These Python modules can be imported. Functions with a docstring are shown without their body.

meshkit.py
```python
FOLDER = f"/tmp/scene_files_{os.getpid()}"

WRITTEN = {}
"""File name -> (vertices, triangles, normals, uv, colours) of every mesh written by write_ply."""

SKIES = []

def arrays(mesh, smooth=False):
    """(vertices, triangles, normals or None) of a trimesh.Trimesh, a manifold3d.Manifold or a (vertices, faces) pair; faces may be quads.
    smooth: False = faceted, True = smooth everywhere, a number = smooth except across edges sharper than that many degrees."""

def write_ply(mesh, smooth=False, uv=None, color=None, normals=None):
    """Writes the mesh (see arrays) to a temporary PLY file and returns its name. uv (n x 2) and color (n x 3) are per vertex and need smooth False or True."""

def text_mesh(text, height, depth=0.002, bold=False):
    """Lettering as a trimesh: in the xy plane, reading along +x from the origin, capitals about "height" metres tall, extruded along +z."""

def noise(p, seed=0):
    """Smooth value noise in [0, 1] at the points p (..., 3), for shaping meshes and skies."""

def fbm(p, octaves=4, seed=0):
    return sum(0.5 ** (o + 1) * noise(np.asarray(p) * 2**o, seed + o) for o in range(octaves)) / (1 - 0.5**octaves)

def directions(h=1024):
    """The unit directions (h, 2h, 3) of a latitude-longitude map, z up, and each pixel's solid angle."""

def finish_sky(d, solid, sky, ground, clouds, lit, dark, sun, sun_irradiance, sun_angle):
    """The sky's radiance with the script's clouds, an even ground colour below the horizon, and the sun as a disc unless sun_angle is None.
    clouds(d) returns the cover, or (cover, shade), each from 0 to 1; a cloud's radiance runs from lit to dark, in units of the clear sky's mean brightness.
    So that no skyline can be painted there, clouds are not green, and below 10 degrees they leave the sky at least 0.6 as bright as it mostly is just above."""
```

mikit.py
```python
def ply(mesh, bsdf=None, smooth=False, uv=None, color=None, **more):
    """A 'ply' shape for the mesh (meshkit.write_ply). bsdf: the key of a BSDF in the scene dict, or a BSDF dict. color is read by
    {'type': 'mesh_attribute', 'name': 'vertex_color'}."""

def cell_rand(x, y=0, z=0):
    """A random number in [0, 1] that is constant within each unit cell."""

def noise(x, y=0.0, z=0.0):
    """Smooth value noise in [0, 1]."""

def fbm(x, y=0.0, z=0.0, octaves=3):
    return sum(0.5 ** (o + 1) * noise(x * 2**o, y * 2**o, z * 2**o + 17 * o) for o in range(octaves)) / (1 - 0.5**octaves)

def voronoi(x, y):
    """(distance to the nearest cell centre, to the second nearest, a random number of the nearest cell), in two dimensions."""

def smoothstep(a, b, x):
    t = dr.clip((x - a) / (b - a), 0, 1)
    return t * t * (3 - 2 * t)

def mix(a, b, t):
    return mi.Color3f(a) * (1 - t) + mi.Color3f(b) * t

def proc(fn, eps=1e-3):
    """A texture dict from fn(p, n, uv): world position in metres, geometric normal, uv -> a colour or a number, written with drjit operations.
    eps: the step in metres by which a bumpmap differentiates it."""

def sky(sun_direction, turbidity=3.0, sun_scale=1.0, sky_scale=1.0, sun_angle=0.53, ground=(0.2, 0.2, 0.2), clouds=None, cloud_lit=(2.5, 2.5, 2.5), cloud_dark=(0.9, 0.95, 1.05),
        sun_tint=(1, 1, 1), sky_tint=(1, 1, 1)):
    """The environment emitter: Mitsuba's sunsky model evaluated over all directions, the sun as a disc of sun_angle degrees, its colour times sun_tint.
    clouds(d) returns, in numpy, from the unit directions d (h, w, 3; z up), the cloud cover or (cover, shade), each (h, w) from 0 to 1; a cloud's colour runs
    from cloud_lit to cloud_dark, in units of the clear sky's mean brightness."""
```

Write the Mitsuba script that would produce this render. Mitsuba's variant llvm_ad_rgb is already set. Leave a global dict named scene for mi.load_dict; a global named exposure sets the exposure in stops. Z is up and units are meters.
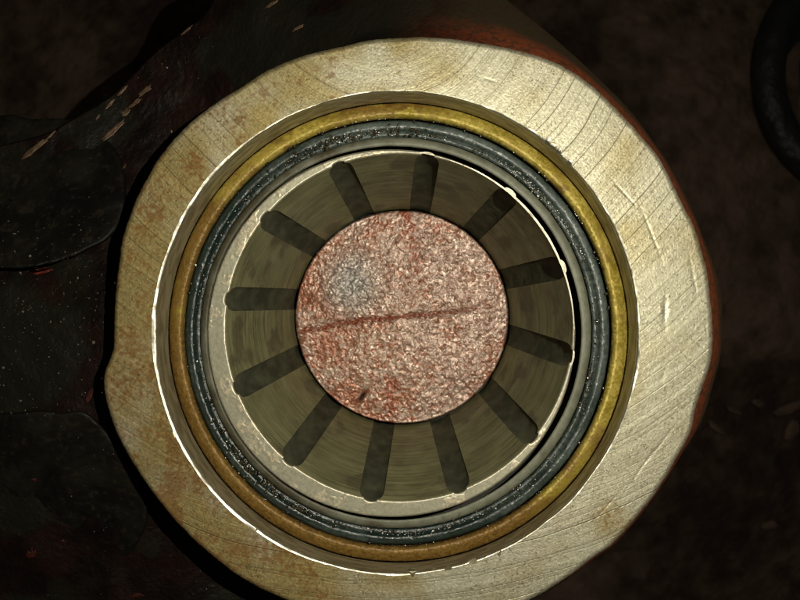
import math, random
import numpy as np, drjit as dr, mitsuba as mi
import trimesh
import mikit, meshkit
from mikit import proc, noise, fbm, smoothstep, mix, voronoi

T = mi.ScalarTransform4f
random.seed(7)
RNG = np.random.default_rng(7)
scene, labels = {}, {}

# ------------------------------------------------------------------ camera, light, exposure
F = 693.0                       # focal length in units of the 800-pixel-wide photograph
H = 0.139                       # lens height above the machined face (metres)
scene['camera'] = {'type': 'thinlens', 'fov': 2 * math.degrees(math.atan(400 / F)), 'fov_axis': 'x',
                   'to_world': T().look_at(origin=[0, 0, H], target=[0, 0, 0], up=[0, 1, 0]),
                   'aperture_radius': 0.0005, 'focus_distance': 0.162, 'near_clip': 0.005, 'far_clip': 20.0}
# the flash of the camera, beside and a little above the lens; and a faint even fill, added to lift the blacks
scene['camera_flash'] = {'type': 'point', 'position': [0.026, 0.015, H + 0.002],
                         'intensity': {'type': 'rgb', 'value': [0.0320, 0.0302, 0.0245]}}
scene['ambient_fill'] = {'type': 'constant', 'radiance': {'type': 'rgb', 'value': [0.006, 0.0055, 0.0045]}}
exposure = 1.0

# ------------------------------------------------------------------ helpers
def W(px, py, z):
    """The point at height z (m) that lies at pixel (px, py) of the 800 x 600 photograph: used once, to read sizes off the photo."""
    k = (H - z) / F
    px, py, z = np.broadcast_arrays(np.asarray(px, float), np.asarray(py, float), np.asarray(z, float))
    return np.stack([(px - 400) * k, (300 - py) * k, z], -1)

def ring(c, r, z, th):
    return W(c[0] + r * np.cos(th), c[1] - r * np.sin(th), z / 1000.0)

def loft(rings, closed=True):
    """Quads between successive rings (each n x 3)."""
    R = np.asarray(rings)
    m, n = R.shape[:2]
    i = np.arange(n if closed else n - 1)
    j = (i + 1) % n
    f = []
    for k in range(m - 1):
        a, b = k * n, (k + 1) * n
        f.append(np.stack([a + i, a + j, b + j, b + i], 1))
    return R.reshape(-1, 3), np.vstack(f)

def put(key, mesh, bsdf, smooth=True, label=None, **more):
    scene[key] = mikit.ply(mesh, bsdf, smooth, **more)
    if label:
        labels[key] = {'label': label}

def mat(key, base, rough=0.5, metal=0.0, spec=0.5, bump=None, scale=1.0, eps=1e-4, **more):
    col = lambda c: proc(c) if callable(c) else {'type': 'rgb', 'value': list(c)}
    num = lambda c: proc(c) if callable(c) else float(c)
    b = {'type': 'principled', 'base_color': col(base), 'roughness': num(rough), 'metallic': num(metal), 'specular': spec, **more}
    if bump is not None:
        b = {'type': 'bumpmap', 'arbitrary': proc(bump, eps), 'scale': scale, 'bsdf': b}
    scene[key] = {'type': 'twosided', 'bsdf': b}

def fbmn(p, o=4, seed=0):
    return meshkit.fbm(p, o, seed)

MM = 1000.0
# ------------------------------------------------------------------ materials
MILL = W(380, -20, 0)           # the milling cutter's centre: its feed marks are arcs about it

def mill_marks(p):
    x, y = p.x * MM, p.y * MM
    wob = fbm(x * 0.09, y * 0.09, 3, 2) * 1.2
    r = dr.sqrt(dr.square(x - float(MILL[0] * MM)) + dr.square(y - float(MILL[1] * MM))) + wob
    return r, x, y

def face_rust(p):
    x, y = p.x * MM, p.y * MM
    g = smoothstep(20, -62, x) * 0.30 + smoothstep(-10, -62, y) * 0.10
    a = fbm(x * 0.22, y * 0.22, 1, 3)
    b = fbm(x * 1.5, y * 1.5, 5, 3)
    return smoothstep(0.64, 0.92, a * 0.50 + b * 0.52 + g - 0.05)

def face_color(p, n, uv):
    r, x, y = mill_marks(p)
    rust = face_rust(p)
    streak = noise(r * 3.2, 0, 4) * 0.6 + noise(r * 1.1, 2, 4) * 0.4
    grain = fbm(x * 2.9, y * 2.9, 9, 2)
    steel = mix((0.46, 0.43, 0.31), (0.90, 0.87, 0.70), dr.clip(0.5 + (streak - 0.5) * 0.55 + (grain - 0.5) * 0.85, 0, 1))
    warm = smoothstep(0.36, 0.80, fbm(x * 0.11, y * 0.11, 6, 2) * 0.7 + smoothstep(35, -55, x) * 0.42)
    steel = steel * mix((1, 0.985, 0.93), (0.70, 0.58, 0.31), warm)
    steel = mix(steel, (0.14, 0.115, 0.06), groove_lines(r) * 0.70)
    pits = smoothstep(0.70, 0.82, fbm(x * 2.6, y * 2.6, 12, 2)) * smoothstep(0.40, 0.60, fbm(x * 0.2, y * 0.2, 15, 2) + 0.08)
    c = mix(steel, mix((0.20, 0.085, 0.022), (0.36, 0.18, 0.05), grain), rust * 0.75)
    return mix(c, (0.09, 0.065, 0.035), pits * 0.55)

def groove_lines(r):
    """The scores of the cutter: one set coarse and one fine, uneven in spacing and depth, some missing."""
    out = 0
    for pitch, width, seed in ((3.3, 0.045, 3), (1.15, 0.09, 5)):
        w = r / pitch + noise(r * 0.13, 9, seed) * 1.3
        i = dr.floor(w)
        on = dr.select(mikit.cell_rand(i, seed, 1) > 0.3, 0.35 + 0.65 * mikit.cell_rand(i, 8, seed), 0.0) * (1.0 if seed == 3 else 0.6)
        out = out + on * smoothstep(width, 0.0, dr.abs(w - i - 0.5))
    return dr.minimum(out, 1.0) * smoothstep(17, 30, r)

def face_bump(p, n, uv):
    r, x, y = mill_marks(p)
    gr = fbm(x * 3.6, y * 3.6, 2, 2) * 0.034
    return (noise(r * 1.7, 0, 1) * 0.014 + groove_lines(r) * -0.040 + gr) * 1e-3

mat('mat_face', face_color, lambda p, n, uv: 0.48 + 0.2 * face_rust(p) + 0.08 * noise(p.x * 2200, p.y * 2200), 0.72, bump=face_bump, eps=6e-5)

def wall_color(p, n, uv):
    a = fbm(p.x * 350, p.y * 350, p.z * 900, 3)
    return mix((0.22, 0.195, 0.115), (0.36, 0.33, 0.22), smoothstep(0.3, 0.7, a))
mat('mat_bore_wall', wall_color, 0.42, 0.5, bump=lambda p, n, uv: fbm(p.x * 900, p.y * 900, p.z * 3000, 2) * 2e-5)
mat('mat_edge', lambda p, n, uv: mix((0.42, 0.38, 0.27), (0.80, 0.77, 0.66), fbm(p.x * 700, p.y * 700, 0, 3)), lambda p, n, uv: 0.30 + 0.25 * fbm(p.x * 260, p.y * 260, 5, 3), 0.95,
    bump=lambda p, n, uv: fbm(p.x * 900, p.y * 900, p.z * 900, 2) * 8e-5)

def cast_color(p, n, uv):
    x, y, z = p.x * MM, p.y * MM, p.z * MM
    g = fbm(x * 0.14, y * 0.14, z * 0.14, 4)
    f = fbm(x * 1.3, y * 1.3, z * 1.3, 3)
    red = mix((0.19, 0.048, 0.020), (0.11, 0.036, 0.016), smoothstep(0.4, 0.65, f))
    grime = mix((0.020, 0.017, 0.009), (0.055, 0.046, 0.026), f)
    black = mix((0.0042, 0.0017, 0.0012), (0.0115, 0.0042, 0.0026), smoothstep(0.4, 0.7, g))
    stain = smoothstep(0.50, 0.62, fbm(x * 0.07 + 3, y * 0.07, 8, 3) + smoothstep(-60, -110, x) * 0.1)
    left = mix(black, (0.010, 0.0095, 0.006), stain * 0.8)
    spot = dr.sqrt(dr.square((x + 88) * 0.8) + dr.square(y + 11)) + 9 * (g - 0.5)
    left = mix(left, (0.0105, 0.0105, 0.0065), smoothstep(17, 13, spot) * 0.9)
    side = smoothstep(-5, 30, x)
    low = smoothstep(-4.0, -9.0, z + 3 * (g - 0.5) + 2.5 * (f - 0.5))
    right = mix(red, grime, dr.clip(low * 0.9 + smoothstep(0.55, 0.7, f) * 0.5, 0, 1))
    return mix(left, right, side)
def cast_bump(p, n, uv):
    x, y, z = p.x * MM, p.y * MM, p.z * MM
    return (fbm(x * 1.2, y * 1.2, z * 1.2, 4) * 0.22 + noise(x * 5, y * 5, z * 5) * 0.025) * 1e-3
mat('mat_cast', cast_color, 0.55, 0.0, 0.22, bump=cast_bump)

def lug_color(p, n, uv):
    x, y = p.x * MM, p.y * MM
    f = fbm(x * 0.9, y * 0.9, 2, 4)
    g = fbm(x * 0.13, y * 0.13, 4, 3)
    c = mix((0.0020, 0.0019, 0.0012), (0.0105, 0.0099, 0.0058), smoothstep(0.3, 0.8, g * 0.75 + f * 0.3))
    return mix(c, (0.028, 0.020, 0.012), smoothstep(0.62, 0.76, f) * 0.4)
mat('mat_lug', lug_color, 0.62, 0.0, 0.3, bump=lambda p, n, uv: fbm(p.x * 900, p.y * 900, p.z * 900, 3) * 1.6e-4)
mat('mat_chip', lambda p, n, uv: mix((0.07, 0.035, 0.017), (0.20, 0.135, 0.08), fbm(p.x * 900, p.y * 900, 0, 3)), 0.5, 0.3,
    bump=lambda p, n, uv: fbm(p.x * 1500, p.y * 1500, p.z * 1500, 2) * 1e-4)
mat('mat_red_chip', lambda p, n, uv: mix((0.085, 0.009, 0.004), (0.17, 0.024, 0.010), fbm(p.x * 700, p.y * 700, 0, 3)), 0.5)
mat('mat_red_chip_dull', lambda p, n, uv: mix((0.022, 0.0035, 0.002), (0.06, 0.009, 0.005), fbm(p.x * 700, p.y * 700, 0, 3)), 0.5)
mat('mat_grit', (0.11, 0.097, 0.07), 0.5)

def case_color(p, n, uv):
    x, y = p.x * MM, p.y * MM
    a = fbm(x * 0.13 + 5, y * 0.13, 2, 3)
    f = fbm(x * 2.2, y * 2.2, 2, 3)
    rust = smoothstep(0.42, 0.62, a * 0.5 + f * 0.25 + smoothstep(25, -50, x * 0.75 + y) * 0.30)
    spot = smoothstep(0.56, 0.74, fbm(x * 0.3, y * 0.3, 11, 3) * 0.75 + f * 0.25) * 0.7
    spot = dr.maximum(spot, smoothstep(0.44, 0.60, fbm(x * 0.5, y * 0.8, 21, 2) * 0.6 + f * 0.4) * smoothstep(36, 40, y) * smoothstep(14, 4, x) * 0.8)
    yel = mix((0.30, 0.225, 0.025), (0.62, 0.485, 0.11), smoothstep(0.25, 0.75, f * 0.6 + a * 0.4))
    return mix(yel, mix((0.075, 0.033, 0.008), (0.25, 0.115, 0.026), f), dr.maximum(rust * 0.85, spot))
mat('mat_case', case_color, 0.50, 0.2, bump=lambda p, n, uv: fbm(p.x * 1800, p.y * 1800, p.z * 1200, 2) * 2.2e-4)

def rubber_color(p, n, uv):
    x, y = p.x * MM, p.y * MM
    f = fbm(x * 0.12, y * 0.12, 3, 3)
    g = fbm(x * 1.6, y * 1.6, 3, 3)
    film = smoothstep(0.40, 0.80, f * 0.55 + g * 0.16 + smoothstep(-30, 35, x + y * 0.6) * 0.34)      # dried pale film of dust and oil
    return mix((0.012, 0.024, 0.020), mix((0.050, 0.070, 0.062), (0.11, 0.135, 0.122), g), film)
mat('mat_rubber', rubber_color, lambda p, n, uv: 0.27 + 0.22 * fbm(p.x * 400, p.y * 400, 3, 2), 0.0, 0.5, bump=lambda p, n, uv: fbm(p.x * 800, p.y * 800, p.z * 800, 3) * 2.0e-4)
def lip_color(p, n, uv):
    x, y = p.x * MM, p.y * MM
    g = fbm(x * 1.2, y * 1.2, 3, 4)
    dark_mix = smoothstep(0.38, 0.72, fbm(x * 0.2, y * 0.2, 8, 3) * 0.6 + g * 0.2 + smoothstep(20, -35, x) * 0.22)  # darker brown in patches, more of it towards the left
    return mix(mix((0.12, 0.125, 0.088), (0.235, 0.24, 0.175), g), mix((0.030, 0.026, 0.014), (0.085, 0.075, 0.042), g), dark_mix)
mat('mat_lip', lip_color, 0.5, 0.0, 0.5, bump=lambda p, n, uv: fbm(p.x * 1500, p.y * 1500, p.z * 1400, 2) * 5e-5)
mat('mat_gap_shade', (0.008, 0.008, 0.007), 0.5, 0.0, 0.3)  # near-black colour paints the shade in the gap between bush and lip
mat('mat_grease', lambda p, n, uv: mix((0.012, 0.011, 0.007), (0.05, 0.04, 0.02), noise(p.x * 500, p.y * 500)), 0.16, 0.0, 0.9)

def rim_color(p, n, uv):
    x, y = p.x * MM, p.y * MM
    f = fbm(x * 2.5, y * 2.5, 3, 3)
    scuff = smoothstep(0.60, 0.70, fbm(x * 0.45, y * 0.45, 7, 3)) * smoothstep(0.40, 0.62, fbm(x * 2.1 + y * 1.2, y * 2.1 - x * 0.8, 5, 3))
    c = mix((0.42, 0.395, 0.285), (0.64, 0.61, 0.47), f)
    return mix(c, (0.90, 0.76, 0.52), scuff * 0.75)
mat('mat_rim', rim_color, 0.45, 0.55, bump=lambda p, n, uv: (fbm(p.x * 1800, p.y * 1800, 1, 3) * 3e-5 + smoothstep(0.58, 0.7, fbm(p.x * 450, p.y * 450, 7, 3)) * 5e-5))

BUSH = W(400, 322, -0.04)
def bushwall_color(p, n, uv):
    a = dr.atan2(p.y - float(BUSH[1]), p.x - float(BUSH[0]))
    cx, sx = dr.cos(a), dr.sin(a)
    band = fbm(p.z * 1100, cx * 3, sx * 3, 3)
    blot = fbm(cx * 9, sx * 9, p.z * 110, 4)
    fine = fbm(p.x * 700, p.y * 700, p.z * 1500, 2)
    c = mix((0.135, 0.145, 0.068), (0.31, 0.325, 0.170), dr.clip(0.5 + (band - 0.5) * 1.3 + (blot - 0.5) * 1.0 + (fine - 0.5) * 0.5, 0, 1))
    smear = smoothstep(0.56, 0.70, fbm(cx * 5 + 7, sx * 5, p.z * 60, 4))
    return mix(c, (0.085, 0.080, 0.045), smear * 0.65)
mat('mat_bushwall', bushwall_color, lambda p, n, uv: 0.46 + 0.2 * fbm(p.x * 90, p.y * 90, p.z * 120, 2), 0.25, 0.25, bump=lambda p, n, uv: noise(p.z * 2600, 0, 0) * 1.4e-5 + fbm(p.x * 600, p.y * 600, p.z * 600, 2) * 3e-5)
def groove_color(p, n, uv):
    f = fbm(p.x * 420, p.y * 420, p.z * 160, 4)
    g = fbm(p.x * 130, p.y * 130, p.z * 50, 2)
    return mix((0.048, 0.052, 0.034), (0.125, 0.128, 0.082), smoothstep(0.25, 0.85, f * 0.7 + g * 0.3))
mat('mat_groove', groove_color, 0.7, 0.0, 0.06, bump=lambda p, n, uv: fbm(p.x * 700, p.y * 700, p.z * 400, 2) * 2.5e-4)

ZD = -0.0755                    # the plug's surface
KD = (H - ZD) / F
def plug_line(x, y):
    """Signed distance (in photo pixels) from the raised seam across the plug."""
    return y - (317.5 - (x - 398) * 0.145 - 0.00035 * (x - 398) * dr.abs(x - 398) * 0.0 - 2.5 * dr.sin((x - 300) * 0.03))
def plug_color(p, n, uv):
    x, y = p.x / KD + 400, 300 - p.y / KD
    m = p.x * MM, p.y * MM
    f = fbm(m[0] * 1.3, m[1] * 1.3, 3, 3)
    s = fbm(m[0] * 0.13, m[1] * 0.13, 8, 3)
    red = mix((0.33, 0.095, 0.042), (0.54, 0.24, 0.135), f)
    pale = mix((0.40, 0.235, 0.17), (0.70, 0.51, 0.415), smoothstep(0.3, 0.72, f))
    grey = smoothstep(40, 8, 20 * (s - 0.5) + dr.sqrt(dr.square(x - 352) + dr.square((y - 283) * 0.9)) + 26 * (f - 0.5)) * 0.75
    rr = dr.sqrt(dr.square(x - 402) + dr.square(y - 317)) / 106
    up = smoothstep(0.34, 0.62, f * 0.55 + s * 0.42 + 0.11 - 0.16 * rr * smoothstep(440, 330, x + (317 - y) * 0.4))
    c = mix(red, pale, up)
    c = mix(c, mix((0.10, 0.11, 0.105), (0.56, 0.56, 0.53), f), grey)
    seam = smoothstep(4.0, 0.4, dr.abs(plug_line(x, y)) + 5 * (f - 0.5)) * smoothstep(540, 400, x)
    streak = smoothstep(9, 1, dr.abs(x - 412 - (y - 235) * 0.25) + 16 * (f - 0.4)) * smoothstep(275, 240, y)
    low = smoothstep(10, 1, dr.abs(x - 391) + 14 * (f - 0.4)) * smoothstep(365, 385, y)
    nick = smoothstep(1.0, 0.4, dr.sqrt(dr.square(((x - 362) * 0.86 + (y - 397) * 0.5) / 2.6) + dr.square((-(x - 362) * 0.5 + (y - 397) * 0.86) / 8)))
    c = mix(c, (0.03, 0.02, 0.015), nick)
    return mix(c, (0.33, 0.070, 0.022), (1 - nick) * dr.clip(dr.maximum(seam, dr.maximum(streak, low)) * 0.85, 0, 1))
mat('mat_plug', plug_color, lambda p, n, uv: 0.32 + 0.26 * fbm(p.x * 800, p.y * 800, 2, 2), 0.40, 1.0,
    bump=lambda p, n, uv: fbm(p.x * 1500, p.y * 1500, 4, 2) * 1.2e-4, eps=6e-5)

def floor_color(p, n, uv):
    g = fbm(p.x * 9, p.y * 9, 1, 4)
    f = fbm(p.x * 90, p.y * 90, 5, 3)
    return mix((0.045, 0.026, 0.018), (0.19, 0.125, 0.092), smoothstep(0.3, 0.75, g * 0.65 + f * 0.35))
mat('mat_floor', floor_color, 0.75, 0.0, 0.3, bump=lambda p, n, uv: fbm(p.x * 120, p.y * 120, 3, 4) * 4e-3, eps=5e-4)
mat('mat_tyre', lambda p, n, uv: mix((0.012, 0.012, 0.014), (0.028, 0.028, 0.030), fbm(p.x * 60, p.y * 60, p.z * 60, 3)), 0.52, 0.0, 0.4, bump=lambda p, n, uv: fbm(p.x * 160, p.y * 160, p.z * 160, 3) * 2e-3, eps=3e-4)
mat('mat_tyre_dark', (0.006, 0.006, 0.006), 0.6)
mat('mat_flake', lambda p, n, uv: mix((0.075, 0.043, 0.028), (0.19, 0.125, 0.09), fbm(p.x * 160, p.y * 160, 2, 3)), 0.7)

# ------------------------------------------------------------------ setting: the workshop floor
ZF = -0.34
g = np.linspace(-1.6, 1.6, 221)
g = np.sign(g) * np.abs(g) ** 1.5
gx, gy = np.meshgrid(g, g, indexing='xy')
gz = ZF + (fbmn(np.stack([gx * 14, gy * 14, gx * 0], -1), 4, 3) - 0.5) * 0.012
n = len(g)
i, j = np.meshgrid(np.arange(n - 1), np.arange(n - 1), indexing='xy')
a = (j * n + i).ravel()
put('floor', (np.stack([gx, gy, gz], -1).reshape(-1, 3), np.stack([a, a + 1, a + n + 1, a + n], 1)), 'mat_floor')
labels['floor'] = {'label': 'dark oily brown workshop floor out of focus below the casting', 'kind': 'structure'}

# ------------------------------------------------------------------ the casting
AX = (397.0, 332.0)
EDGE = [(265, 73.6), (299, 59), (341, 48.5), (370, 42), (400, 39.7), (427, 39), (454, 41), (484, 45.5), (508, 50), (535, 57), (564, 69), (587, 84), (611, 106), (635, 132),
        (655, 155), (678, 199), (692, 227), (700, 251), (705, 271), (708.5, 301), (710.5, 321), (711, 342), (708, 365), (700, 389), (694, 408), (689, 430), (675, 457), (658, 486),
        (636, 515), (614, 540), (587, 560), (557, 582), (530, 598), (470, 616), (397, 624), (330, 614), (283, 597), (243, 577), (216, 557), (189, 533), (169, 511), (148.5, 484),
        (135, 464), (121.5, 440), (113, 420), (107.5, 400), (105, 386), (106, 372), (111, 360), (115, 345), (115.5, 325), (116.5, 298), (120, 267), (123.5, 240), (130, 220),
        (137.5, 200), (148.5, 179), (160, 159), (175.5, 140), (196, 120), (219, 103), (243, 88)]
def polar_fn(points, c):
    p = np.asarray(points, float)
    th = np.arctan2(-(p[:, 1] - c[1]), p[:, 0] - c[0]) % (2 * np.pi)
    r = np.hypot(p[:, 0] - c[0], p[:, 1] - c[1])
    o = np.argsort(th)
    th, r = th[o], r[o]
    from scipy.interpolate import PchipInterpolator
    f = PchipInterpolator(np.concatenate([th[-4:] - 2 * np.pi, th, th[:4] + 2 * np.pi]), np.concatenate([r[-4:], r, r[:4]]))
    return lambda t: f(np.asarray(t) % (2 * np.pi))
edge_r = polar_fn(EDGE, AX)

NT = 2000
TH = np.arange(NT) / NT * 2 * np.pi
def circ_noise(th, freq, seed, o=3):
    return fbmn(np.stack([np.cos(th) * freq, np.sin(th) * freq, th * 0 + seed], -1), o, seed) - 0.5
def bump_at(th, deg, width):
    d = (np.degrees(th) - deg + 180) % 360 - 180
    return np.exp(-(d / width) ** 2)

# machined face: from the worn outer edge to the chamfer of the bore
ro = edge_r(TH) + circ_noise(TH, 26, 3) * 0.8 + circ_noise(TH, 70, 33, 2) * 0.7
HOLE, RB = (397.0, 332.3), 240.6
cham = 1.7 + 2.2 * bump_at(TH, 222, 30) + 2.4 * bump_at(TH, 180, 22) + 2.6 * bump_at(TH, 142, 12) + 2.0 * bump_at(TH, 50, 6) + 1.0 * bump_at(TH, 0, 30) + 2.8 * circ_noise(TH, 7, 5) + 0.5 * circ_noise(TH, 40, 6)
cham = np.clip(cham, 1.2, 9)
rag = circ_noise(TH, 60, 8, 2) * (0.25 + 7 * bump_at(TH, 48, 7)) + 1.6 * bump_at(TH, 51, 1.2) + 1.4 * bump_at(TH, 45, 1.0)
ri = RB + cham + rag
def face_z(P):
    """Relief of the face in millimetres at the pixels P: waviness, dents and scratches."""
    x, y = P[..., 0], P[..., 1]
    z = (fbmn(np.stack([x * 0.012, y * 0.012, x * 0], -1), 2, 21) - 0.5) * 0.06
    r = np.hypot(x - 380, y + 20) + 5 * (fbmn(np.stack([x * 0.012, y * 0.012, x * 0], -1), 2, 4) - 0.5)
    for r0, dz, w in ((172, .05, 2), (205, .05, 2), (236, .05, 2), (262, .045, 2), (281, .045, 1.8), (300, .04, 2), (318, .03, 2), (339, .04, 2), (366, .04, 2), (392, .045, 2), (421, .05, 2), (447, .055, 2),
                      (472, .055, 2), (498, .06, 2), (524, .055, 2), (547, .05, 2), (566, .05, 2), (584, .06, 2), (601, .05, 2), (618, .05, 2)):
        z += -dz * 0.45 / (1 + np.exp(-(r - r0) / w * 2)) * np.exp(-np.clip(r - r0, 0, None) / 9)
    def dent(x0, y0, ang, L, w, dz):
        c, s = math.cos(math.radians(ang)), -math.sin(math.radians(ang))
        u, v = (x - x0) * c + (y - y0) * s, -(x - x0) * s + (y - y0) * c
        w = max(0.75, w * 0.6)
        return -dz * np.exp(-(u / L) ** 2 - (v / w) ** 2) * (0.55 + 0.9 * meshkit.noise(np.stack([u * 0.25, v * 0, u * 0 + x0], -1), 5))
    D0 = z; z = 0
    z += dent(665, 313, 88, 14, 3.6, .42) + dent(664, 375, 75, 10, 4, .10) + dent(624, 193, -48, 14, 1.6, .30) + dent(652, 235, -68, 26, 2.0, .22) + dent(693, 275, -80, 16, 2.0, .20)
    z += dent(679, 349, -42, 20, 0.9, .16) + dent(672, 345, -40, 12, 0.8, .13) + dent(700, 345, -40, 12, 0.8, .13) + dent(640, 307, 0, 8, 0.8, .15) + dent(640, 470, 55, 26, 1.5, .16) + dent(662, 442, 52, 22, 1.8, .18)
    z += dent(608, 505, 48, 20, 1.4, .14) + dent(163, 432, 0, 20, 0.8, .12) + dent(490, 80, -20, 6, 2.0, .25)
    return D0 + 0.36 * z
rings = []
prof = [(1.5, -1.6), (1.2, -0.9), (0.8, -0.42), (0.0, -0.16), (-1.1, -0.04)]
for d, z in prof:
    rings.append(ring(AX, ro + d, np.full(NT, z), TH))
hx, hy = HOLE[0] + ri * np.cos(TH), HOLE[1] - ri * np.sin(TH)
ox, oy = AX[0] + (ro - 2.2) * np.cos(TH), AX[1] - (ro - 2.2) * np.sin(TH)
for f in np.linspace(0, 1, 80):
    P = np.stack([ox + (hx - ox) * f, oy + (hy - oy) * f], -1)
    rings.append(W(P[:, 0], P[:, 1], face_z(P) * 1e-3 * (1 - 0.7 * (f > 0.99))))
last_face = rings[-1]
put('casting__machined_face', loft(rings), 'mat_face')

# chamfer of the bore, and the bore's wall down past the seal
lip_r = RB + rag * 0.6 + circ_noise(TH, 24, 9, 2) * 0.4
slope = math.tan(math.radians(23))
ph = cham * 0.2 * slope * np.clip(1 + 1.5 * circ_noise(TH, 5, 37) + 0.9 * circ_noise(TH, 22, 38), 0.25, 2.2)
rings = [last_face, ring(HOLE, lip_r + cham * 0.5, -ph * 0.42, TH), ring(HOLE, lip_r + 0.5, -ph * 0.9, TH), ring(HOLE, lip_r - 0.2, -ph - 0.25, TH), ring(HOLE, RB - 0.9, -ph - 0.75, TH)]
put('casting__bore_edge', loft(rings), 'mat_edge', label='bright worn chamfer round the bore')
rings = [rings[-1]]
WALLF = (398.4, 332.5)
for f in np.linspace(0.05, 1, 14):
    c = (HOLE[0] + (WALLF[0] - HOLE[0]) * f, HOLE[1] + (WALLF[1] - HOLE[1]) * f)
    z = -ph - 0.75 + (-6.2 + ph + 0.75) * f
    rings.append(ring(c, RB - 0.9 + (230.6 - RB + 0.9) * f + circ_noise(TH, 14, 31) * 0.8, z, TH))
rings.append(ring(WALLF, np.full(NT, 230.2), np.full(NT, -6.8), TH))
put('casting__bore_wall', loft(rings), 'mat_bore_wall')
put('casting__seal_seat', loft([ring(WALLF, np.full(NT, r), np.full(NT, z), TH) for r, z in ((230.2, -6.8), (225, -9), (222, -18), (176, -18.2), (174, -20))]), 'mat_lug')  # dark seat colour also paints the shade down in the gap

# painted body: hub side, shoulder towards the top, web of the arm to the left
from scipy.interpolate import PchipInterpolator
SIL = [(722, 322), (722, 345), (713, 385), (701, 422), (680, 457), (645, 508), (617, 541), (590, 562), (560, 584), (530, 601), (470, 625), (397, 660), (260, 720), (60, 760), (-110, 700), (-160, 560),
       (-170, 420), (-170, 300), (-150, 200), (-110, 170), (-20, 150), (60, 128), (125, 82), (198, 20), (240, -40), (330, -75), (420, -75), (470, -40), (500, -6), (522, 12), (545, 30), (570, 52), (600, 80), (626, 106), (656, 145), (681, 186), (701, 232), (716, 272), (722, 302)]
sil_r = polar_fn(SIL, AX)
deg = np.degrees(TH)
def table(rows):
    a = np.array(rows, float)
    f = PchipInterpolator(np.concatenate([a[:, 0] - 360, a[:, 0], a[:, 0] + 360]), np.tile(a[:, 1], 3))
    return f(deg)
zE = table([(0, 10), (30, 12), (60, 17), (85, 22), (115, 24), (135, 28), (160, 22), (180, 17), (200, 17), (225, 22), (250, 27), (268, 30), (285, 22), (310, 9), (340, 9)])
steep = table([(0, 0), (60, 0), (90, 0.15), (115, 0.7), (135, 1), (160, 0.95), (180, 0.8), (200, 0.85), (225, 1), (240, 1), (270, 1), (295, 0.3), (315, 0)])
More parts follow.
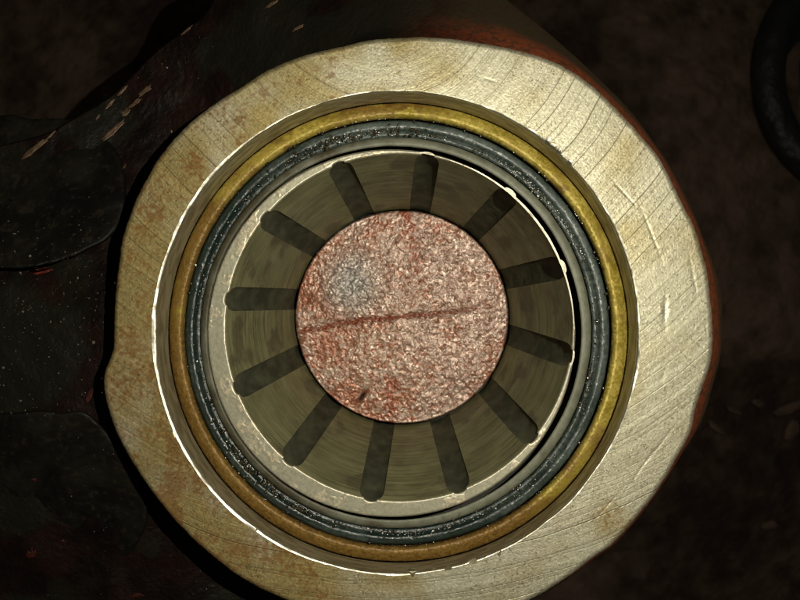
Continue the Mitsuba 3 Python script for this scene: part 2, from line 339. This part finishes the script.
rim = ring(AX, ro + 1.5, np.full(NT, -1.6), TH)
S = W(AX[0] + sil_r(TH) * np.cos(TH), AX[1] - sil_r(TH) * np.sin(TH), -zE / MM)
FS = np.concatenate([[0, 0.01, 0.03], np.linspace(0.06, 1, 70)])
rings = []
for f in FS:
    gs, gg = np.clip((f - 0.12) / 0.88, 0, 1), f
    t = np.clip(f / 0.16, 0, 1)
    zs = (1 - (1 - t) ** 2) if f < 0.16 else 1.0
    zg = f ** 1.15
    gmix = gg * (1 - steep) + gs * steep
    zmix = zg * (1 - steep) + zs * steep
    P = rim[:, :2] + (S[:, :2] - rim[:, :2]) * gmix[:, None]
    z = rim[:, 2] + (-zE / MM - rim[:, 2]) * zmix
    P3 = np.column_stack([P, z])
    z = z + (fbmn(P3 * 120, 4, 12) - 0.5) * 0.0022 * min(1, f * 6) * (0.25 + 0.75 * steep)
    rings.append(np.column_stack([P, z]))
for f, zz in ((0.997, -0.003), (0.985, -0.009), (0.96, -0.022), (0.93, -0.05)):
    B = S.copy()
    B[:, :2] = S[:, :2] * f
    B[:, 2] = -zE / MM + zz
    rings.append(B)
v, q = loft(rings[::-1])
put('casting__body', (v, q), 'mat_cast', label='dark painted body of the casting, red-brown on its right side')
from scipy.spatial import cKDTree
body_tree = cKDTree(v[:, :2] / ((H - v[:, 2:]) / F))      # body points by their place in the photo, to set chips onto the surface
body_v = v
# bottom of the bore below the bush and the plug
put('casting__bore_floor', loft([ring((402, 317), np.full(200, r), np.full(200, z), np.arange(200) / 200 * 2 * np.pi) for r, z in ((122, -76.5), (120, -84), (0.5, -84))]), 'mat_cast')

def lug(key, poly, c, top, drop, seed, bsdf='mat_lug', fall=(0, 0), label=None):
    f = polar_fn(poly, c)
    th = np.arange(360) / 360 * 2 * np.pi
    r = f(th) + circ_noise(th, 5, seed) * 4
    rs = []
    for s, dz in ((1.0, -drop), (1.0, -4.0), (0.998, -1.5), (0.99, -0.55), (0.975, -0.15), (0.95, 0), (0.9, 0), (0.85, 0), (0.78, 0), (0.7, 0), (0.6, 0), (0.5, 0), (0.4, 0), (0.3, 0), (0.2, 0), (0.1, 0), (0.01, 0)):
        px, py = c[0] + r * s * np.cos(th), c[1] - r * s * np.sin(th)
        w = fbmn(np.stack([px * 0.03, py * 0.03, px * 0 + seed], -1), 4, seed) - 0.5
        rs.append(W(px, py, (top + dz + w * 2.4 * (s < 0.999) + fall[0] * (px - c[0]) / 100 + fall[1] * (py - c[1]) / 100) / MM))
    put(key, loft(rs), bsdf, label=label)
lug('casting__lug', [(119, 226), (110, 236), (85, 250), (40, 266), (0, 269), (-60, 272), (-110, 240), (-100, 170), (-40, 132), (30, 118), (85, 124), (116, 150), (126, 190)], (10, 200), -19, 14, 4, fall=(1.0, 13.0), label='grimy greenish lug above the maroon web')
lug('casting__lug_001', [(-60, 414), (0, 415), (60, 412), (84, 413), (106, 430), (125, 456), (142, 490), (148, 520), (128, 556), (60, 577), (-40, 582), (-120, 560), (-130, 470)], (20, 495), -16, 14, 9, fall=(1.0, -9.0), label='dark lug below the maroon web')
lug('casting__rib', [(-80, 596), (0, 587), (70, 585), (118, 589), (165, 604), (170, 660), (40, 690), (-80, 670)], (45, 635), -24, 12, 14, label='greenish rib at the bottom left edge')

def patch(key, px, py, L, w, ang, bsdf, up=0.25, seed=0):
    """A small flat patch lying on the casting's surface (bare metal or a scale of red paint), with an uneven outline."""
    th = np.arange(28) / 28 * 2 * np.pi
    c, s = math.cos(math.radians(ang)), math.sin(math.radians(ang))
    rs = []
    for k, h in ((1.0, -0.3), (0.97, 0.5), (0.85, 0.9), (0.5, 1.0), (0.02, 1.0)):
        rr = k * (1 + 0.9 * circ_noise(th, 2.2, seed + 50))
        u, v_ = L * rr * np.cos(th) / 2, 0.72 * w * rr * np.sin(th) / 2
        X, Y = u * c - v_ * s, u * s + v_ * c
        qx, qy = px + X, py - Y
        d, ix = SURF.query(np.stack([(qx - 400), (300 - qy)], -1), k=4)
        z = SURF_Z[ix].max(1) + (up * h + 0.06 * circ_noise(th, 5, seed + 3)) / MM
        rs.append(W(qx, qy, z))
    put(key, loft(rs), bsdf)
# surface under the patches: body and lugs as seen
tops = [body_v] + [meshkit.WRITTEN[scene[k]['filename']][0] for k in ('casting__lug', 'casting__lug_001', 'casting__rib')]
allv = np.vstack(tops)
pix = allv[:, :2] / ((H - allv[:, 2:]) / F)
keep = (np.abs(pix[:, 0]) < 520) & (np.abs(pix[:, 1]) < 420)
# keep only the upper surface where the lugs cover the body
allv, pix = allv[keep].astype(float), pix[keep]
cell = {}
for k, (ix, iy) in enumerate(np.floor(pix / 6).astype(int)):
    cell[(ix, iy)] = max(cell.get((ix, iy), -9), allv[k, 2])
ok = np.array([allv[k, 2] > cell[(ix, iy)] - 0.004 for k, (ix, iy) in enumerate(np.floor(pix / 6).astype(int))])
SURF, SURF_Z = cKDTree(pix[ok]), allv[ok, 2]
CH = [(36, 148, 36, 7, 38), (50, 136, 20, 3.5, 44), (65, 167, 16, 4, 46), (114, 130, 30, 7, 42), (126, 112, 12, 8, 48), (135, 103, 15, 7, 40), (145, 91, 17, 7, 38), (110, 104, 13, 5, 46), (122, 91, 15, 4, 45),
      (98, 117, 6, 3.5, 50), (186, 31, 17, 4, 40), (124, 167, 6, 3, 60), (298, 28, 14, 4, 30), (272, 4, 16, 5, 30)]
for k, (x, y, L, w, an) in enumerate(CH):
    patch('casting__bare_spot' + (f'_{k:03d}' if k else ''), x, y, L, w, an, 'mat_chip', seed=k)
RC = [(41, 271, 22, 8, 8), (32, 553, 12, 11, 40), (64, 541, 9, 4, 0), (138, 595, 16, 6, 10), (35, 480, 7, 5, 0), (90, 395, 16, 8, 60)]
for k, (x, y, L, w, an) in enumerate(RC):
    patch('casting__red_scale' + (f'_{k:03d}' if k else ''), x, y, L, w, an, 'mat_red_chip' if k == 0 else 'mat_red_chip_dull', up=0.12, seed=k + 30)
labels['casting__red_scale'] = {'label': 'red paint scale at the lower edge of the upper lug'}

ICO = trimesh.creation.icosphere(subdivisions=1)
ICO2 = trimesh.creation.icosphere(subdivisions=2)
def blobs(P, R, base=ICO, flat=0.6, seed=0):
    rng = np.random.default_rng(seed)
    V, Fc = [], []
    for k, (p, r) in enumerate(zip(P, R)):
        w = base.vertices * (1 + 0.35 * (rng.random((len(base.vertices), 1)) - 0.5)) * r * (0.7 + 0.6 * rng.random(3)) * [1, 1, flat]
        V.append(w + p)
        Fc.append(base.faces + k * len(base.vertices))
    return np.vstack(V), np.vstack(Fc)
gp, grr = [], []
for k in range(330):
    x, y = RNG.uniform(-10, 215), RNG.uniform(30, 600)
    if k < 200:
        x, y = RNG.uniform(0, 118), RNG.uniform(215, 420)
    if np.hypot(x - AX[0], y - AX[1]) < edge_r(math.atan2(-(y - AX[1]), x - AX[0])) + 3:
        continue
    d, ix = SURF.query([x - 400, 300 - y], k=3)
    if d.max() > 7 or SURF_Z[ix].max() < -0.06:
        continue
    gp.append(W(x, y, SURF_Z[ix].max() + 0.0001)); grr.append(RNG.choice([0.09, 0.12, 0.16, 0.3], p=[.5, .32, .14, .04]) / MM)
put('casting__grit', blobs(gp, grr, seed=4), 'mat_grit', False, label='grains of grit on the dark arm')
labels['casting__grit']['kind'] = 'stuff'

# burrs on the lower lip of the bore
for k, (x, y, r) in enumerate([(412, 570, 3.5), (433, 567.5, 3.2), (448, 565.5, 4), (471, 559.5, 4.5), (500, 548.5, 5), (415, 566, 3), (178, 434, 3.2), (258, 527, 3.2)]):
    m = trimesh.convex.convex_hull(np.random.default_rng(90 + k).normal(0, 0.62, (11, 3)))
    w = m.vertices * [1.4, 0.8, 0.45] * (r * 0.19 / MM)
    a = math.atan2(-(y - HOLE[1]), x - HOLE[0])
    c, s = math.cos(a + math.pi / 2), math.sin(a + math.pi / 2)
    w = w @ np.array([[c, s, 0], [-s, c, 0], [0, 0, 1.0]])
    put('casting__burr' + (f'_{k:03d}' if k else ''), (w + W(HOLE[0] + (x - HOLE[0]) * 1.012, HOLE[1] + (y - HOLE[1]) * 1.012, -0.0002), m.faces), 'mat_bore_wall', False)
labels['casting'] = {'label': 'machined metal hub with milled ring face and dark painted arm to the left', 'category': 'casting'}

# ------------------------------------------------------------------ the oil seal
C1, C2, C3 = (398.2, 332.3), (397.0, 332.8), (394.4, 333.0)
nz = lambda fr, am, sd: circ_noise(TH, fr, sd, 3) * am
rings = [ring(C1, r + nz(25, 0.9, 40 + k), np.full(NT, z) + nz(12, 0.12, 60 + k), TH) for k, (r, z) in enumerate(
    [(229.4, -9), (229.3, -7.6), (228.7, -7.1), (227.0, -6.55), (224.4, -6.0), (221.5, -5.6), (218.8, -5.55), (216.4, -5.85), (214.6, -6.5), (213.4, -7.6), (213.0, -10)])]
put('oil_seal__case', loft(rings), 'mat_case', label='yellow plated steel case, rusty brown at the lower left')
rings = [ring(C2, r + nz(20, 0.8, 80 + k), np.full(NT, z) + nz(16, 0.16, 90 + k), TH) for k, (r, z) in enumerate(
    [(212.3, -10), (212.2, -7.8), (211.5, -7.2), (210.0, -6.95), (207, -6.9), (204.4, -7.0), (203.2, -7.3), (202.0, -7.8), (200.2, -8.2), (198, -8.4), (195.4, -8.4), (194.6, -10)])]
put('oil_seal__rubber_ring', loft(rings), 'mat_rubber')
CL = (395.6, 333.0)
rings = [ring((CL[0] + (C3[0] - CL[0]) * f, 333.0), r + nz(24, 0.7, 100 + k), np.full(NT, z), TH) for k, (r, z, f) in enumerate(
    [(195.6, -10.5, 0), (195.4, -8.2, 0), (194.8, -7.2, .1), (193.6, -6.75, .2), (191.5, -6.6, .5), (189, -6.6, .8), (187.6, -6.7, 1), (186.9, -6.9, 1), (186.7, -7.2, 1), (187.4, -7.6, 1), (190, -7.9, 1), (194, -8.1, 1)])]
put('oil_seal__lip', loft(rings), 'mat_lip', label='grey-green sealing lip')
gp, grr = [], []
rg = np.random.default_rng(11)
for k in range(1500):
    a = rg.uniform(0, 2 * np.pi)
    dens = 0.35 + 0.65 * (fbmn(np.array([math.cos(a) * 3, math.sin(a) * 3, 1.0]), 3, 5))
    if rg.random() > dens * 1.1:
        continue
    r = rg.normal(200.5, 3.2)
    z = -7.9 if r < 203 else -7.0
    gp.append(ring(C2, r, z + rg.uniform(-0.5, 0.1), a)); grr.append(rg.choice([0.12, 0.17, 0.24, 0.34], p=[.45, .33, .17, .05]) / MM)
for k in range(200):          # drops where the case meets the rubber
    a = rg.uniform(0, 2 * np.pi)
    gp.append(ring(C1, rg.normal(214.5, 1.2), -6.7, a)); grr.append(rg.choice([0.12, 0.18, 0.26]) / MM)
for k in range(160):          # lumps towards lower left and top
    a = math.radians(rg.normal(228, 10)) if k < 90 else math.radians(rg.normal(105, 13))
    gp.append(ring(C2, rg.normal(202, 3.5), -7.0, a)); grr.append(rg.uniform(0.16, 0.40) / MM)
put('oil_seal__grease', blobs(gp, grr, ICO2, 0.6, 5), 'mat_grease', label='beads of dark wet grease between case and lip')
labels['oil_seal__grease']['kind'] = 'stuff'
fp, fr = [], []
for k in range(2400):
    a = rg.uniform(0, 2 * np.pi)
    dens = fbmn(np.array([math.cos(a) * 6, math.sin(a) * 4, 3.0]), 3, 6)
    if rg.random() > 0.08 + 2.4 * max(0, dens - 0.44):
        continue
    r = rg.normal(201 - 1.5 * math.cos(a), 2.4) if k < 2200 else rg.normal(213.6, 0.9)
    fp.append(ring(C2 if k < 2200 else C1, r, (-7.75 if r < 203.5 else -6.85) if k < 2200 else -6.35, a)); fr.append(rg.choice([0.08, 0.12, 0.18], p=[.5, .35, .15]) / MM)
mat('mat_fleck', (0.72, 0.70, 0.64), 0.42, 0.95)  # bright metal for grains added to give the wet grease its glints
put('oil_seal__added_glints', blobs(fp, fr, ICO, 0.7, 8), 'mat_fleck', False, label='tiny bright grains added for the glints of the wet grease')
labels['oil_seal__added_glints']['kind'] = 'stuff'
# the numeral moulded into the rubber near the top
t4 = meshkit.text_mesh('4', 0.0017, 0.00035)
t4.apply_translation([0, 0, 0]); p4 = W(397, 133, -0.0068)
t4.apply_translation([p4[0] - 0.0006, p4[1] + 0.0002, -0.0069])
put('oil_seal__numeral', t4, 'mat_grease', False, label='small moulded numeral 4 near the top')
labels['oil_seal'] = {'label': 'round oil seal with yellow case and greasy dark green rubber, pressed into the hub', 'category': 'oil seal'}

# ------------------------------------------------------------------ the grooved bush
GA = [80.5 + 30 * k for k in range(12)]
CO, CI, CB = (391.3, 333.3), (399.2, 327.4), (402.0, 317.0)
ZR, ZB = -7.1, -77.5
RO, RI, RBOT = 184.0, 173.2, 107.6
HW0, HW1, DEP = 4.1, 5.6, 0.0006
U = np.linspace(-1, 1, 21); U = np.sin(U * np.pi / 2)
FV = np.concatenate([np.linspace(0, 0.12, 22)[:-1], np.linspace(0.12, 1, 42)])      # rows down the wall
def half_width(f):
    """Half the groove's width in degrees: its upper end is rounded off just below the rim."""
    t = np.clip(f / 0.085, 0, 1)
    return (HW0 + (HW1 - HW0) * f) * (0.55 + 0.45 * np.sqrt(1 - (1 - t) ** 2))
HWT = HW0 * 0.55
def groove_bulge(u):
    return np.sqrt(np.clip(1 - u ** 2, 0, 1)) ** 1.0
th_all, u_all = [], []
for k in range(12):
    a = GA[k]
    th_all += list(a + U * HWT); u_all += list(U)
    m = np.linspace(HWT, 30 - HWT, 26)[1:-1]
    th_all += list(a + m); u_all += [1.0] * len(m)
tha = np.radians(np.array(th_all)); ua = np.array(u_all)
NB = len(tha)
bul = groove_bulge(ua)
jit = circ_noise(tha, 30, 3) * 0.9
inner = RI + bul * DEP / ((H - ZR / MM) / F)
rings = []
for k, (r, z) in enumerate([(RO, ZR - 1.0), (RO - 0.25, ZR - 0.4), (RO - 0.9, ZR - 0.06), (RO - 1.6, ZR)]):
    rings.append(ring(CO, np.full(NB, r) + jit * 0.4, np.full(NB, z), tha))
a0, b0 = rings[-1], ring(CI, inner + jit + 2.0, np.full(NB, ZR), tha)
for f in np.linspace(0, 1, 12)[1:]:
    rings.append(a0 + (b0 - a0) * f)
for d, z in ((1.2, ZR - 0.05), (0.6, ZR - 0.16), (0.2, ZR - 0.34), (0.0, ZR - 0.7)):
    rings.append(ring(CI, inner + jit * (d / 2) + d, np.full(NB, z), tha))
put('bush__side', loft([ring(CO, np.full(NB, RO - 0.5), np.full(NB, ZR - 10), tha), rings[0]]), 'mat_gap_shade')
put('bush__rim', loft(rings), 'mat_rim', label='scuffed grey rim of the bush')

NV = len(FV)
def wall_point(deg, bulge):
    """One line down the wall: deg holds an angle per row; straight in space from the rim to the bottom."""
    a = np.radians(deg)
    top, bot = ring(CI, RI, ZR - 0.7, a), ring(CB, RBOT, ZB, a)
    f = FV[:, None]
    p = top + (bot - top) * f
    out = np.stack([np.cos(a), np.sin(a), a * 0], -1)
    return p + out * bulge * DEP * (1 + 1.5 * np.clip(f / 0.15, 0, 1)) * (1 - 0.75 * f)
V, Q = [], []
off = 0
for k in range(12):
    R = np.stack([wall_point(GA[k] + half_width(FV) + s * (30 - 2 * half_width(FV)), 0) for s in np.linspace(0, 1, 26)], 1)
    v, q = loft(R, closed=False)
    V.append(v); Q.append(q + off); off += len(v)
put('bush__bore_wall', (np.vstack(V), np.vstack(Q)), 'mat_bushwall', label='olive brown inner wall between the grooves')
for k in range(12):
    R = np.stack([wall_point(GA[k] + u * half_width(FV), groove_bulge(u)) for u in U], 1)
    put('bush__groove' + (f'_{k:03d}' if k else ''), loft(R, closed=False), 'mat_groove')
labels['bush'] = {'label': 'round bush with twelve dark straight grooves down its olive bore, inside the oil seal', 'category': 'bush'}

# ------------------------------------------------------------------ the plug at the bottom of the bore
PC, PR = (402.0, 317.0), 106.2
nth = 1100
th = np.arange(nth) / nth * 2 * np.pi
pr = PR + circ_noise(th, 20, 2) * 0.8
rings = [ring(PC, pr, np.full(nth, ZD * MM - 6), th), ring(PC, pr, np.full(nth, ZD * MM - 0.5), th), ring(PC, pr - 0.5, np.full(nth, ZD * MM - 0.12), th)]
for s in np.concatenate([np.linspace(0.988, 0.1, 190), [0.05, 0.002]]):
    px, py = PC[0] + pr * s * np.cos(th), PC[1] - pr * s * np.sin(th)
    q = np.stack([px, py, px * 0], -1)
    a = meshkit.noise(q * 0.30, 3); b = meshkit.noise(q * 0.62 + 9, 4); c = fbmn(q * 0.03, 3, 6)
    warp = fbmn(q * 0.06, 2, 8)
    ridged = 1 - np.abs(2 * meshkit.noise(q * 0.17 + warp[..., None] * 1.5, 5) - 1)
    line = py - (317.5 - (px - 398) * 0.145 - 2.5 * np.sin((px - 300) * 0.03)) + 5 * (b - 0.5)
    seam = np.exp(-(line / 2.2) ** 2) * np.clip((505 - px) / 120, 0, 1)
    gouge = np.exp(-(((px - 362) * 0.85 + (py - 397) * 0.5) / 2.2) ** 2 - ((-(px - 362) * 0.5 + (py - 397) * 0.85) / 8) ** 2)
    z = 0.20 * (a - 0.5) + 0.18 * (b - 0.5) + 0.15 * (ridged - 0.5) + 1.1 * (c - 0.5) - 0.55 * seam - 1.2 * gouge
    rings.append(W(px, py, ZD + z * 1e-3 * min(1, (1 - s) * 40 + 0.2)))
put('end_plug', loft(rings), 'mat_plug')
labels['end_plug'] = {'label': 'rough pink and red metal disc at the bore bottom, crossed by a red seam', 'category': 'plug'}

# ------------------------------------------------------------------ things on the floor
def lathe(prof, n=160):
    t = np.arange(n) / n * 2 * np.pi
    return loft([np.stack([r * np.cos(t), r * np.sin(t), np.full(n, z)], -1) for r, z in prof])
zt = ZF + 0.016
k_ = (H - zt) / F
cw = W(898, 70, zt)
R0 = 139 * k_
ra = 0.011
prof = [(R0 - ra + ra * math.cos(a), -0.010 + ra * math.sin(a)) for a in np.linspace(-1.2, math.pi + 1.2, 26)]
v, q = lathe(prof); put('rubber_ring__tyre', (v + cw, q), 'mat_tyre')
R1 = R0 - 2 * ra - 0.001
prof = [(R1, -0.016), (R1 - 0.012, -0.018), (R1 - 0.014, -0.008), (R1 - 0.020, -0.005), (R1 - 0.026, -0.008), (R1 - 0.028, -0.017), (0.02, -0.018)]
v, q = lathe(prof); put('rubber_ring__inner_disc', (v + cw, q), 'mat_tyre_dark')
labels['rubber_ring'] = {'label': 'blurred black round tyre on the floor at the upper right edge', 'category': 'tyre'}

FL = [(789, 409, 34, 9, 22, 'pale curved wood flake on the floor by the right edge', 1), (716, 428, 20, 6, -38, 'small reddish flake on the floor nearest the hub', 2),
      (734, 411, 15, 6, -30, 'thin brown flake lying above the small reddish flake', 3), (758, 403, 12, 8, -20, 'tiny greyish flake beside the pale curved wood flake', 4),
      (792, 430, 22, 12, 70, 'brown flake lying just below the pale curved wood flake', 5), (770, 526, 16, 8, 10, 'dull brown flake on the floor in the lower right corner', 6)]
for k, (x, y, L, w, an, lab, sd) in enumerate(FL):
    th = np.arange(36) / 36 * 2 * np.pi
    kk = (H - ZF) / F
    c, s = math.cos(math.radians(an)), math.sin(math.radians(an))
    o = W(x, y, ZF + 0.007)
    rs = []
    for f, h in ((1.0, -3.0), (1.0, 0), (0.93, 0.5), (0.6, 0.9), (0.02, 1.1)):
        rr = f * (1 + 0.7 * circ_noise(th, 2, sd + 70))
        u, v_ = L * kk * rr * np.cos(th) / 2, w * kk * rr * np.sin(th) / 2
        v_ = v_ + 6 * u ** 2
        rs.append(np.stack([o[0] + u * c - v_ * s, o[1] + u * s + v_ * c, o[2] + h / MM + 0.02 * np.abs(u)], -1))
    key = 'debris_flake' + (f'_{k:03d}' if k else '')
    put(key, loft(rs), 'mat_flake')
    labels[key] = {'label': lab, 'category': 'flake', 'group': 'flakes of debris on the floor'}
